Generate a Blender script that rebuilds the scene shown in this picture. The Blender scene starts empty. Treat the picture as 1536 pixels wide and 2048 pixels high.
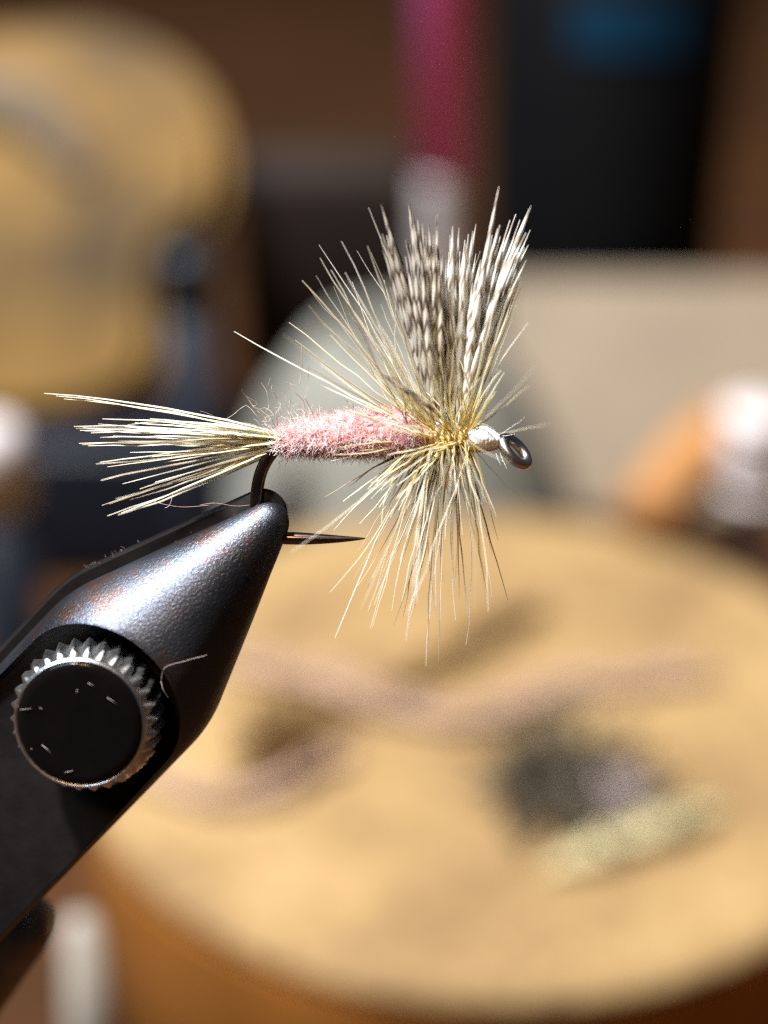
import bpy, bmesh, math, random
from mathutils import Vector, Matrix, Quaternion, noise

random.seed(11)
S = bpy.context.scene
COL = S.collection
MM = 0.0007                       # the fly's unit: one 'fly millimetre' (a size 16 hook)
R = math.radians

# ------------------------------------------------------------------ camera
FPX = 3152.0                      # focal length in photograph pixels (1536 x 2048)
PITCH = R(28.5)
DISC_H = 0.045                    # top of the cork block above the table
CAM = Vector((0, 0, DISC_H + 0.1138))
DIST = 0.0788 * 0.7                     # lens to fly
cam = bpy.data.cameras.new('camera')
camo = bpy.data.objects.new('camera', cam)
COL.objects.link(camo)
camo.location = CAM
camo.rotation_euler = (math.pi / 2 - PITCH, 0, 0)
cam.sensor_fit = 'VERTICAL'
cam.sensor_height = 36
cam.sensor_width = 27
cam.lens = 36 * FPX / 2048
cam.clip_start = 0.002
cam.clip_end = 20
cam.dof.use_dof = True
cam.dof.focus_distance = DIST - 0.0002
cam.dof.aperture_fstop = cam.lens / 2.65
S.camera = camo
CMAT = Matrix.Translation(CAM) @ Matrix.Rotation(math.pi / 2 - PITCH, 4, 'X')

# ------------------------------------------------------------------ world, lamps, exposure
W = bpy.data.worlds.new('World')
S.world = W
W.use_nodes = True
bg = W.node_tree.nodes['Background']
bg.inputs[0].default_value = (0.55, 0.5, 0.48, 1)
bg.inputs[1].default_value = 0.055
FLY0 = CMAT @ Vector((0, 0, -DIST))

def lamp(name, direction, dist, size, power, color, target=FLY0, size_y=None):
    l = bpy.data.lights.new(name, 'AREA')
    l.shape = 'RECTANGLE' if size_y else 'DISK'
    l.size = size
    if size_y:
        l.size_y = size_y
    l.energy = power
    l.color = color
    o = bpy.data.objects.new(name, l)
    COL.objects.link(o)
    d = Vector(direction).normalized()
    o.location = target + d * dist
    o.rotation_euler = (-d).to_track_quat('-Z', 'Y').to_euler()
    return o

lamp('key_lamp', (-0.34, 0.06, 0.92), 0.9, 0.08, 36.0, (1.0, 0.97, 0.93))
lamp('window_lamp', (-0.55, -0.02, 0.80), 0.75, 0.34, 7.5, (0.60, 0.78, 1.0))
lamp('warm_fill', (-0.22, -0.55, 0.78), 0.8, 0.09, 2.4, (1.0, 0.58, 0.28))  # added source for warm reflections on the jaws; no real lamp

S.view_settings.view_transform = 'Standard'
S.view_settings.look = 'None'
S.view_settings.exposure = 0.0
S.view_settings.gamma = 1.0
S.render.engine = 'CYCLES'
S.cycles.use_adaptive_sampling = False
S.cycles.use_denoising = False     # the fine grain that is left suits a phone close-up
S.cycles.sample_clamp_indirect = 1.5
S.cycles.sample_clamp_direct = 6.0
S.cycles.caustics_reflective = False
S.cycles.caustics_refractive = False
S.cycles.filter_width = 1.3
S.cycles.max_bounces = 8
S.cycles.transparent_max_bounces = 8

# ------------------------------------------------------------------ coordinates
# the fly and the vise jaws live in a plane nearly square to the lens
_n = Vector((-0.07, -0.15, 1.0)).normalized()
_x = (Vector((1, 0, 0)) - _n * _n.x).normalized()
_y = _n.cross(_x)
FLOC = Matrix.Translation((0, 0, -DIST)) @ Matrix((
    (_x.x, _y.x, _n.x, 0), (_x.y, _y.y, _n.y, 0), (_x.z, _y.z, _n.z, 0), (0, 0, 0, 1)))
FMAT = CMAT @ FLOC
FINV = FLOC.inverted()

def f(px, py, z=0.0):
    """photograph pixel -> point in the fly's own frame, z millimetres in front of its plane"""
    a = FINV @ Vector((0, 0, 0))
    b = FINV @ Vector(((px - 768) / FPX, (1024 - py) / FPX, -1.0))
    d = b - a
    t = (z * MM - a.z) / d.z
    return a + d * t

def B(px, py, d):
    """pixel -> world point at depth d metres"""
    return CMAT @ (Vector(((px - 768) / FPX, (1024 - py) / FPX, -1.0)) * d)

def G(px, py, z):
    """pixel -> world point on the level z"""
    p = CMAT @ Vector(((px - 768) / FPX, (1024 - py) / FPX, -1.0))
    d = p - CAM
    return CAM + d * ((z - CAM.z) / d.z)

# ------------------------------------------------------------------ helpers
def obj(name, me, mat=None, parent=None, smooth=True):
    if isinstance(me, bmesh.types.BMesh):
        m = bpy.data.meshes.new(name)
        me.to_mesh(m)
        me.free()
        me = m
    if smooth:
        me.shade_smooth()
    o = bpy.data.objects.new(name, me)
    COL.objects.link(o)
    if mat:
        me.materials.append(mat)
    o.parent = parent
    return o

def tag(o, label, cat=None, group=None, kind=None):
    if label:
        o['label'] = label
    if cat:
        o['category'] = cat
    if group:
        o['group'] = group
    if kind:
        o['kind'] = kind
    return o

def empty(name, mat=Matrix()):
    o = bpy.data.objects.new(name, None)
    COL.objects.link(o)
    o.matrix_world = mat
    o.empty_display_size = 0.005
    return o

def frame_of(t):
    t = t.normalized()
    a = Vector((0, 0, 1)) if abs(t.z) < 0.9 else Vector((0, 1, 0))
    u = t.cross(a).normalized()
    return u, t.cross(u).normalized()

class MB:
    def __init__(self):
        self.v, self.f, self.uv = [], [], []
    def tube(self, pts, radii, sides=8, flat=1.0, cap=True, ref=None):
        """tapered tube; uv.x = arc length in mm, uv.y = place across"""
        n = len(pts)
        b = len(self.v)
        u = v = None
        acc = 0.0
        us = []
        for i, p in enumerate(pts):
            t = pts[min(i + 1, n - 1)] - pts[max(i - 1, 0)]
            if t.length < 1e-12:
                t = Vector((1, 0, 0))
            t.normalize()
            if u is None:
                if ref is not None:
                    u = (ref - t * ref.dot(t)).normalized()
                    v = t.cross(u)
                else:
                    u, v = frame_of(t)
            else:
                u = (u - t * u.dot(t)).normalized()
                v = t.cross(u)
            if i:
                acc += (pts[i] - pts[i - 1]).length
            us.append(acc / MM)
            r = radii[i] if hasattr(radii, '__len__') else radii
            for k in range(sides):
                a = 2 * math.pi * k / sides
                self.v.append(p + u * (r * math.cos(a)) + v * (r * flat * math.sin(a)))
        for i in range(n - 1):
            for k in range(sides):
                k2 = (k + 1) % sides
                self.f.append((b + i * sides + k, b + i * sides + k2, b + (i + 1) * sides + k2, b + (i + 1) * sides + k))
                a0 = 0.5 + 0.5 * math.cos(2 * math.pi * k / sides)
                a1 = 0.5 + 0.5 * math.cos(2 * math.pi * k2 / sides)
                self.uv.append(((us[i], a0), (us[i], a1), (us[i + 1], a1), (us[i + 1], a0)))
        if cap and sides > 2:
            self.f.append(tuple(b + k for k in reversed(range(sides))))
            self.uv.append(((us[0], .5),) * sides)
            self.f.append(tuple(b + (n - 1) * sides + k for k in range(sides)))
            self.uv.append(((us[-1], .5),) * sides)
    def mesh(self, name):
        m = bpy.data.meshes.new(name)
        m.from_pydata([tuple(x) for x in self.v], [], self.f)
        l = m.uv_layers.new(name='UVMap')
        flat = [c for face in self.uv for co in face for c in co]
        if len(flat) == len(l.data) * 2:
            l.data.foreach_set('uv', flat)
        m.update()
        return m
    def build(self, name, mat, parent=None, smooth=True):
        return obj(name, self.mesh(name), mat, parent, smooth)

def lathe(prof, n=48, axis=None):
    """prof: list of (r, h); closed at the ends when r = 0"""
    bm = bmesh.new()
    rings = []
    for r, h in prof:
        if r < 1e-9:
            rings.append([bm.verts.new((0, 0, h))])
        else:
            rings.append([bm.verts.new((r * math.cos(2 * math.pi * k / n), r * math.sin(2 * math.pi * k / n), h)) for k in range(n)])
    for a, b in zip(rings, rings[1:]):
        for k in range(n):
            k2 = (k + 1) % n
            if len(a) == 1 and len(b) == 1:
                continue
            if len(a) == 1:
                bm.faces.new((a[0], b[k], b[k2]))
            elif len(b) == 1:
                bm.faces.new((a[k], a[k2], b[0]))
            else:
                bm.faces.new((a[k], a[k2], b[k2], b[k]))
    bmesh.ops.recalc_face_normals(bm, faces=bm.faces)
    return bm

def rbox(sx, sy, sz, bev, seg=4):
    bm = bmesh.new()
    bmesh.ops.create_cube(bm, size=1)
    for v in bm.verts:
        v.co = Vector((v.co.x * sx, v.co.y * sy, (v.co.z + .5) * sz))
    bmesh.ops.bevel(bm, geom=bm.edges[:], offset=bev, segments=seg, affect='EDGES', profile=0.5)
    return bm

def baked(o, name):
    """mesh of o with its modifiers applied; o is removed"""
    dg = bpy.context.evaluated_depsgraph_get()
    me = bpy.data.meshes.new_from_object(o.evaluated_get(dg))
    me.name = name
    bpy.data.objects.remove(o)
    return me

# ------------------------------------------------------------------ materials
class NT:
    def __init__(self, name):
        self.m = bpy.data.materials.new(name)
        self.m.use_nodes = True
        self.t = self.m.node_tree
        self.n, self.l = self.t.nodes, self.t.links
        self.p = self.n['Principled BSDF']
    def add(self, kind, **kw):
        x = self.n.new(kind)
        for k, v in kw.items():
            setattr(x, k, v)
        return x
    def link(self, a, b):
        self.l.new(a, b)
    def noise(self, scale, detail=4, rough=0.55, coord='Object', stretch=(1, 1, 1), dist=0.0):
        tc = self.add('ShaderNodeTexCoord')
        if scale >= 600:
            scale *= 0.001 / MM
        mp = self.add('ShaderNodeMapping')
        mp.inputs['Scale'].default_value = stretch
        self.link(tc.outputs[coord], mp.inputs[0])
        nz = self.add('ShaderNodeTexNoise')
        nz.inputs['Scale'].default_value = scale
        nz.inputs['Detail'].default_value = detail
        nz.inputs['Roughness'].default_value = rough
        nz.inputs['Distortion'].default_value = dist
        self.link(mp.outputs[0], nz.inputs['Vector'])
        return nz
    def ramp(self, src, stops, interp='LINEAR'):
        r = self.add('ShaderNodeValToRGB')
        e = r.color_ramp.elements
        r.color_ramp.interpolation = interp
        while len(e) < len(stops):
            e.new(0.5)
        for i, (p, c) in enumerate(stops):
            e[i].position = p
            e[i].color = (*c, 1) if len(c) == 3 else c
        self.link(src, r.inputs[0])
        return r
    def bump(self, src, dist, strength=1.0):
        b = self.add('ShaderNodeBump')
        b.inputs['Distance'].default_value = dist
        b.inputs['Strength'].default_value = strength
        self.link(src, b.inputs['Height'])
        self.link(b.outputs[0], self.p.inputs['Normal'])
        return b
    def math(self, op, a, b=None, clamp=False):
        x = self.add('ShaderNodeMath', operation=op, use_clamp=clamp)
        for i, s in enumerate((a, b)):
            if s is None:
                continue
            if isinstance(s, (int, float)):
                x.inputs[i].default_value = s
            else:
                self.link(s, x.inputs[i])
        return x.outputs[0]
    def mix(self, fac, a, b, blend='MIX'):
        x = self.add('ShaderNodeMix', data_type='RGBA', blend_type=blend)
        for s, i in ((fac, 0), (a, 6), (b, 7)):
            if isinstance(s, (int, float)):
                x.inputs[i].default_value = s
            elif isinstance(s, tuple):
                x.inputs[i].default_value = (*s, 1)
            else:
                self.link(s, x.inputs[i])
        return x.outputs[2]
    def set(self, **kw):
        for k, v in kw.items():
            i = self.p.inputs[k.replace('_', ' ')]
            i.default_value = v
        return self
    def translucent(self, color, amount):
        """thin fibre: part of the light goes through"""
        tr = self.add('ShaderNodeBsdfTranslucent')
        if isinstance(color, tuple):
            tr.inputs[0].default_value = (*color, 1)
        else:
            self.link(color, tr.inputs[0])
        mx = self.add('ShaderNodeMixShader')
        mx.inputs[0].default_value = amount
        self.link(self.p.outputs[0], mx.inputs[1])
        self.link(tr.outputs[0], mx.inputs[2])
        self.link(mx.outputs[0], self.n['Material Output'].inputs[0])

def plain(name, col, rough=0.5, metal=0.0, var=0.25, scale=120, bump=0.0, bscale=400):
    t = NT(name)
    nz = t.noise(scale, 5)
    lo = tuple(c * (1 - var) for c in col)
    hi = tuple(min(1, c * (1 + var)) for c in col)
    r = t.ramp(nz.outputs[0], [(0.3, lo), (0.7, hi)])
    t.link(r.outputs[0], t.p.inputs['Base Color'])
    t.set(Roughness=rough, Metallic=metal)
    if metal < 0.5:
        t.p.inputs['Specular IOR Level'].default_value = 0.18
    if bump:
        t.bump(t.noise(bscale, 6).outputs[0], bump)
    return t.m

def uv_x(t):
    u = t.add('ShaderNodeUVMap')
    s = t.add('ShaderNodeSeparateXYZ')
    t.link(u.outputs[0], s.inputs[0])
    return s.outputs[0], s.outputs[1]

def barb_mat(name, root, mid, tip, length, trans=0.35):
    t = NT(name)
    x, y = uv_x(t)
    k = t.math('DIVIDE', x, length)
    oi = t.add('ShaderNodeObjectInfo')
    k = t.math('ADD', k, t.math('MULTIPLY', t.math('SUBTRACT', oi.outputs['Random'], 0.5), 0.25))
    r = t.ramp(k, [(0.0, root), (0.30, mid), (0.95, tip)])
    v = t.ramp(oi.outputs['Random'], [(0, (0.45, 0.36, 0.25)), (0.25, (0.86, 0.80, 0.68)), (0.45, (0.98, 0.97, 0.92)), (1, (1.0, 1.0, 1.0))])
    c = t.mix(1.0, r.outputs[0], v.outputs[0], 'MULTIPLY')
    t.link(c, t.p.inputs['Base Color'])
    t.set(Roughness=0.35)
    t.p.inputs['Specular IOR Level'].default_value = 0.6
    t.translucent(c, trans)
    return t.m

M = {}
M['hackle'] = barb_mat('hackle_fibre', (0.84, 0.70, 0.24), (0.93, 0.89, 0.72), (0.94, 0.92, 0.86), 9.0, 0.5)
M['tail'] = barb_mat('tail_fibre', (0.92, 0.88, 0.60), (0.95, 0.93, 0.82), (0.88, 0.83, 0.72), 11.0, 0.5)

def barred(name, light, dark, period, width):
    t = NT(name)
    x, y = uv_x(t)
    oi = t.add('ShaderNodeObjectInfo')
    nz = t.noise(480, 3, 0.6)
    q = t.math('ABSOLUTE', t.math('SUBTRACT', y, 0.5))
    q = t.math('MULTIPLY', q, 0.9)
    ph = t.math('MULTIPLY', oi.outputs['Random'], 0.34)
    s = t.math('DIVIDE', x, period)
    s = t.math('ADD', t.math('ADD', s, q), ph)
    s = t.math('ADD', s, t.math('MULTIPLY', nz.outputs[0], 1.6))
    s = t.math('FRACT', s)
    r = t.ramp(s, [(0.0, (1, 1, 1)), (width, (1, 1, 1)), (width + 0.24, (0, 0, 0)), (0.82, (0, 0, 0)), (1.0, (1, 1, 1))])
    lightv = t.ramp(oi.outputs['Random'], [(0, tuple(c * .8 for c in light)), (1, light)])
    c = t.mix(r.outputs[0], lightv.outputs[0], dark)
    t.link(c, t.p.inputs['Base Color'])
    t.set(Roughness=0.4)
    t.translucent(c, 0.38)
    return t.m

M['wing_dark'] = barred('barred_wing_fibre', (0.82, 0.77, 0.67), (0.15, 0.10, 0.065), 1.25, 0.13)
M['wing_lit'] = barred('faintly_barred_wing_fibre', (0.94, 0.93, 0.88), (0.36, 0.28, 0.19), 1.4, 0.10)  # lighter copy of the wing fibre: bright lighting put into its colours

# pink wool
t = NT('pink_dubbing')
nz = t.noise(2200, 5)
c = t.ramp(nz.outputs[0], [(0.3, (0.46, 0.15, 0.14)), (0.5, (0.68, 0.28, 0.27)), (0.72, (0.82, 0.44, 0.43))])
t.link(c.outputs[0], t.p.inputs['Base Color'])
t.set(Roughness=0.9)
t.p.inputs['Sheen Weight'].default_value = 0.5
t.bump(t.noise(3800, 4, stretch=(1, .5, .5)).outputs[0], 0.0002)
M['dubbing'] = t.m
t = NT('pink_dubbing_fibre')
oi = t.add('ShaderNodeTexCoord')
nz = t.noise(1500, 2)
c = t.ramp(nz.outputs[0], [(0.3, (0.84, 0.50, 0.49)), (0.6, (0.95, 0.80, 0.81))])
t.link(c.outputs[0], t.p.inputs['Base Color'])
t.set(Roughness=0.9)
t.p.inputs['Specular IOR Level'].default_value = 0.1
t.translucent(c.outputs[0], 0.2)
M['fuzz'] = t.m
t = NT('stray_fibre')
t.set(Base_Color=(0.62, 0.50, 0.46, 1), Roughness=0.35)
t.translucent((0.6, 0.45, 0.42), 0.4)
M['stray'] = t.m
M['thread'] = plain('white_thread', (0.90, 0.91, 0.93), 0.6, 0, 0.1, 2000, 0.00006, 5000)
M['thread_tan'] = plain('tan_thread', (0.50, 0.38, 0.16), 0.7, 0, 0.3, 2500)
M['hook'] = plain('bronzed_hook_wire', (0.15, 0.12, 0.105), 0.22, 1.0, 0.3, 900)
M['eye'] = plain('black_nickel', (0.60, 0.60, 0.62), 0.28, 1.0, 0.2, 900)

# gunmetal with a fine cast texture
t = NT('gunmetal_jaw')
nz = t.noise(6500, 3, 0.6, stretch=(1, 1, 1), dist=0.8)
nz2 = t.noise(240, 4)
c = t.ramp(nz2.outputs[0], [(0.3, (0.050, 0.056, 0.070)), (0.7, (0.080, 0.088, 0.108))])
nz3 = t.noise(420, 6, 0.7)
warm_refl = t.ramp(nz3.outputs[0], [(0.50, (0, 0, 0)), (0.66, (1, 1, 1))])
cj = t.mix(t.math('MULTIPLY', warm_refl.outputs[0], 0.75), c.outputs[0], (0.11, 0.055, 0.03))  # warm brown patches put orange reflections into the base colour
t.link(cj, t.p.inputs['Base Color'])
t.set(Metallic=1.0, Roughness=0.40)
rr = t.ramp(nz2.outputs[0], [(0.3, (0.38,) * 3), (0.7, (0.50,) * 3)])
t.link(rr.outputs[0], t.p.inputs['Roughness'])
t.bump(nz.outputs[0], 0.000026, 0.9)
M['jaw'] = t.m
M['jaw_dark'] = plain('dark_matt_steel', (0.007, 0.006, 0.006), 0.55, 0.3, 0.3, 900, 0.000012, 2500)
M['steel'] = plain('knurled_steel', (0.80, 0.84, 0.86), 0.26, 1.0, 0.25, 1500, 0.00002, 3000)
M['black_cap'] = plain('black_enamel', (0.003, 0.0025, 0.0025), 0.12, 0.0, 0.2, 600)
M['black_cap'].node_tree.nodes['Principled BSDF'].inputs['Specular IOR Level'].default_value = 0.2
M['lint'] = plain('lint', (0.55, 0.5, 0.46), 0.6)

# ------------------------------------------------------------------ the setting: table
t = NT('brown_table_wood')
nz = t.noise(9, 6, 0.6, stretch=(1, 9, 1), dist=0.5)
c = t.ramp(nz.outputs[0], [(0.3, (0.010, 0.0038, 0.001)), (0.7, (0.050, 0.017, 0.0026))])
t.link(c.outputs[0], t.p.inputs['Base Color'])
t.set(Roughness=0.8)
t.p.inputs['Specular IOR Level'].default_value = 0.15
bm = bmesh.new()
bmesh.ops.create_grid(bm, x_segments=1, y_segments=1, size=1.6)
table = obj('table', bm, t.m, smooth=False)
table.location = (0, 0.9, 0)
tag(table, 'dark brown wooden table top', kind='structure')

# ------------------------------------------------------------------ cork-topped round wooden block
DC = Vector((0.01225, 0.16159, 0))
RAD = 0.050
t = NT('pale_cork')
n1 = t.noise(55, 6, 0.6)
n2 = t.noise(420, 3)
c = t.ramp(n1.outputs[0], [(0.30, (0.115, 0.066, 0.022)), (0.5, (0.19, 0.117, 0.042)), (0.70, (0.255, 0.165, 0.066))])
c2 = t.ramp(n2.outputs[0], [(0.30, (0.62, 0.56, 0.5)), (0.48, (1, 1, 1))])
cc = t.mix(1.0, c.outputs[0], c2.outputs[0], 'MULTIPLY')
t.link(cc, t.p.inputs['Base Color'])
t.set(Roughness=0.85)
t.bump(n2.outputs[0], 0.0005)
M['cork'] = t.m
M['block_side'] = plain('orange_brown_wood', (0.30, 0.115, 0.022), 0.5, 0, 0.25, 60)
blk = empty('round_block', Matrix.Translation(DC))
tag(blk, 'thick round wooden block with a pale cork top, strewn with scraps', 'wooden block')
h = DISC_H
obj('block_body', lathe([(0, 0), (RAD - .002, 0), (RAD - .0005, .002), (RAD - .0002, h - .004), (RAD - .0002, h - .0032), (0, h - .0032)], 96), M['block_side'], blk)
obj('cork_top', lathe([(0, h - .003), (RAD - .0012, h - .003), (RAD, h - .0022), (RAD - .0004, h - .0012), (RAD - .0022, h - .0002), (RAD - .004, h), (0, h)], 96), M['cork'], blk)

# ------------------------------------------------------------------ the vise
VISE = empty('fly_tying_vise', FMAT)
tag(VISE, 'gunmetal fly tying vise with conical jaws and a knurled black-faced knob', 'vise')
AX = R(46.5)                                   # the jaw axis, down and to the side
HALF = R(21.5)
sp = f(538, 1045)
adir = Vector((-math.cos(AX), -math.sin(AX), 0))
bdir = Vector((math.sin(AX), -math.cos(AX), 0))
RT, RC = 1.12 * MM, 5.0 * MM
LCYL = 30 * MM

def jaw_profile():
    pr = []
    for k in range(8):
        a = math.pi / 2 - (math.pi / 2 - HALF) * k / 7      # sphere cap from the pole
        pr.append((-RT * math.sin(a), RT * math.cos(a)))
    s0, r0 = pr[-1]
    s1 = s0 + (RC - r0) / math.tan(HALF)
    for k in range(1, 14):
        q = k / 14
        pr.append((s0 + (s1 - s0) * q, r0 + (RC - r0) * q))
    for k in range(7):                                     # soft shoulder
        q = k / 6
        s = s1 - 1.2 * MM + 2.6 * MM * q
        pr.append((s, RC - 0.47 * MM * (1 - q) ** 2))
    pr = [p for i, p in enumerate(pr) if i < 8 or i >= 21 or p[0] < s1 - 1.25 * MM]
    pr.append((s1 + 6 * MM, RC))
    pr.append((s1 + LCYL, RC))
    return pr

def half_jaw(sign, gap, edge, grow=0.0):
    """half of the cone, split along the plane of the hook, with a rounded parting edge"""
    bm = bmesh.new()
    pr = jaw_profile()
    N = 28
    rings = []
    for s, r in pr:
        r += grow * min(1, r / (1.0 * MM))
        ring = []
        e = min(edge, r * 0.5)
        for k in range(N + 1):
            a = math.pi * k / N
            u, z = r * math.cos(a), r * math.sin(a)
            ring.append((u, z))
        # round the parting edge
        out = [(-(r - e), 0.0)] if False else []
        pts = []
        for (u, z) in ring:
            zz = gap + z
            if z < e:
                q = 1 - z / e
                u *= 1 - (e / max(r, 1e-6)) * q * q * 0.9
            pts.append((u, zz))
        rings.append([bm.verts.new(sp + adir * s + bdir * u + Vector((0, 0, sign * z))) for u, z in pts])
    for a, b in zip(rings, rings[1:]):
        for k in range(N):
            bm.faces.new((a[k], a[k + 1], b[k + 1], b[k]))
        bm.faces.new((a[N], a[0], b[0], b[N]))
    bm.faces.new(rings[-1])
    bm.faces.new(rings[0])
    bmesh.ops.remove_doubles(bm, verts=bm.verts, dist=1e-7)
    bmesh.ops.recalc_face_normals(bm, faces=bm.faces)
    return bm

FLOOR_Z = 1.9 * MM
SEAT_Z = 2.9 * MM
KC = f(186, 1418, 2.9)                           # centre of the knob's seat
front = obj('cut', half_jaw(1, 0.12 * MM, 0.35 * MM), M['jaw'])
cut = bmesh.new()
wid = 4.5 * MM
top, bot = [], []
outline = []
for k in range(33):
    a = -math.pi / 2 + math.pi * k / 32
    outline.append(KC - adir * (wid * math.cos(a)) + bdir * (wid * math.sin(a)))
outline += [KC + adir * 60 * MM + bdir * wid * 1.3, KC + adir * 60 * MM - bdir * wid * 1.3]
for p in outline:
    top.append(cut.verts.new((p.x, p.y, 9 * MM)))
    bot.append(cut.verts.new((p.x, p.y, FLOOR_Z)))
cut.faces.new(top)
cut.faces.new(list(reversed(bot)))
n = len(top)
for k in range(n):
    cut.faces.new((top[k], bot[k], bot[(k + 1) % n], top[(k + 1) % n]))
bmesh.ops.recalc_face_normals(cut, faces=cut.faces)
cutter = obj('cutter', cut, None, smooth=False)
md = front.modifiers.new('slot', 'BOOLEAN')
md.object = cutter
md.operation = 'DIFFERENCE'
md.solver = 'EXACT'
bv = front.modifiers.new('edge', 'BEVEL')
bv.width = 0.14 * MM
bv.segments = 2
bv.limit_method = 'ANGLE'
bv.angle_limit = R(28)
bpy.context.view_layer.update()
me = baked(front, 'jaw')
bpy.data.objects.remove(cutter)
me.shade_smooth()
me.set_sharp_from_angle(angle=R(38))
jaw = bpy.data.objects.new('jaw', me)
COL.objects.link(jaw)
jaw.parent = VISE
me.materials.clear()
me.materials.append(M['jaw'])
me.materials.append(M['jaw_dark'])
for p in me.polygons:
    p.material_index = 0
    if p.normal.z > 0.97 and abs(p.center.z - FLOOR_Z) < 0.3 * MM:
        p.material_index = 1  # slot floor near-black: the recess shadow is put into the material
tag(jaw, 'front jaw with a satin gunmetal cone and a flat knob seat blackened for its shade')
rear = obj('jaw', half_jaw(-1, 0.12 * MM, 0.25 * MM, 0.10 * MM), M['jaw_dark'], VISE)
rear.location = -bdir * 0.55 * MM - adir * .22 * MM
rear.data.set_sharp_from_angle(angle=R(45))

# the knurled knob
def knob_mesh():
    bm = bmesh.new()
    T, SUB, NH = 30, 8, 9
    n = T * SUB
    H = 2.35 * MM
    rings = []
    for j in range(NH + 1):
        q = j / NH
        ring = []
        for k in range(n):
            a = 2 * math.pi * (k / n)
            ph = (k / SUB + 0.55 * q) % 1.0
            w = abs(ph - 0.5) * 2
            tooth = (1 - w) ** 0.8
            fade = min(1, q * 5) * (1 - max(0, (q - 0.78) / 0.22) ** 1.6)
            r = 3.42 * MM + 0.44 * MM * tooth * fade - 0.24 * MM * q
            ring.append(bm.verts.new((r * math.cos(a), r * math.sin(a), H * q)))
        rings.append(ring)
    # turned lip and bevel around the cap
    for r, z in ((3.26 * MM, H + .06 * MM), (3.22 * MM, H + .20 * MM), (3.12 * MM, H + .27 * MM), (3.02 * MM, H + .20 * MM)):
        rings.append([bm.verts.new((r * math.cos(2 * math.pi * k / n), r * math.sin(2 * math.pi * k / n), z)) for k in range(n)])
    for a, b in zip(rings, rings[1:]):
        for k in range(n):
            bm.faces.new((a[k], a[(k + 1) % n], b[(k + 1) % n], b[k]))
    bm.faces.new(rings[-1])
    bm.faces.new(list(reversed(rings[0])))
    return bm, H

kb, KH = knob_mesh()
knob = obj('knob', kb, M['steel'], VISE)
knob.data.set_sharp_from_angle(angle=R(30))
knob.location = Vector((KC.x, KC.y, SEAT_Z))
tag(knob, 'knurled bright steel clamp knob')
ws = obj('washer', lathe([(0, -1.0 * MM), (3.35 * MM, -1.0 * MM), (3.35 * MM, -.05 * MM), (0, -.05 * MM)], 48), M['jaw_dark'], knob)
cap = obj('cap', lathe([(0, KH + .20 * MM), (3.03 * MM, KH + .20 * MM), (3.03 * MM, KH + .25 * MM), (2.95 * MM, KH + .33 * MM), (2.6 * MM, KH + .34 * MM), (0, KH + .34 * MM)], 64), M['black_cap'], knob)
tag(cap, 'glossy black round face of the knob')

# collet and stem that carry the jaws down to the table
end = sp + adir * 30 * MM
st = rbox(11 * MM, 40 * MM, 5 * MM, 1.6 * MM, 5)
stem = obj('jaw_mount', st, plain('worn_dark_steel', (0.22, 0.18, 0.15), 0.42, 1.0, 0.2, 900), VISE)
c0 = f(20, 1985, -9.0)
ang = math.atan2(160, 110)
e1 = Vector((-math.cos(R(55)), -math.sin(R(55)), 0))
e2 = Vector((math.sin(R(55)), -math.cos(R(55)), 0))
corner = f(104, 1880, -4.0)
ctr = corner + e1 * 20 * MM - e2 * 5.5 * MM + Vector((0, 0, -5 * MM))
stem.matrix_local = Matrix(((e2.x, e1.x, 0, ctr.x), (e2.y, e1.y, 0, ctr.y), (0, 0, 1, ctr.z), (0, 0, 0, 1)))
stem.data.set_sharp_from_angle(angle=R(60))

# post to the table, out of frame
foot = FMAT @ (sp + adir * 33 * MM + Vector((0, 0, -6 * MM)))
pm = MB()
inv = FMAT.inverted()
pm.tube([inv @ (foot + Vector((0, 0, .004))), inv @ Vector((foot.x, foot.y, 0.006))], 4.5 * MM, 24)
po = pm.build('post', M['jaw_dark'], VISE)
po.data.set_sharp_from_angle(angle=R(40))
pb = rbox(.05, .05, .006, .001)
base = obj('pedestal', pb, M['jaw_dark'], VISE, smooth=False)
base.matrix_local = inv @ Matrix.Translation((foot.x - .012, foot.y, 0.0002))

# ------------------------------------------------------------------ the fly
FLY = empty('dry_fly', FMAT)
tag(FLY, 'tied dry fly with pink wool body, cream hackle and barred upright wings', 'fishing fly')

def spline(pts, n):
    """Catmull-Rom through pts"""
    P = [pts[0]] + list(pts) + [pts[-1]]
    out = []
    segs = len(pts) - 1
    for i in range(n):
        s = i / (n - 1) * segs
        k = min(int(s), segs - 1)
        u = s - k
        a, b, c, d = P[k], P[k + 1], P[k + 2], P[k + 3]
        out.append(0.5 * ((2 * b) + (c - a) * u + (2 * a - 5 * b + 4 * c - d) * u * u + (3 * b - a - 3 * c + d) * u ** 3))
    return out

# hook
hk = [f(1004, 880), f(960, 878), f(850, 879), f(720, 882), f(600, 884), f(560, 892), f(535, 918), f(519, 955), f(513, 1000),
      f(517, 1038), f(532, 1064), f(556, 1075), f(590, 1077), f(640, 1078), f(690, 1078), f(733, 1077)]
pts = spline(hk, 90)
rad = []
for i in range(90):
    q = i / 89
    r = 0.32 * MM
    if q > 0.80:
        r *= max(0.05, 1 - ((q - 0.80) / 0.20) ** 1.5 * 0.96)
    rad.append(r)
hb = MB()
hb.tube(pts, rad, 14)
hook = hb.build('hook', M['hook'], FLY)
tag(hook, 'bronzed barbless hook')
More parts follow.
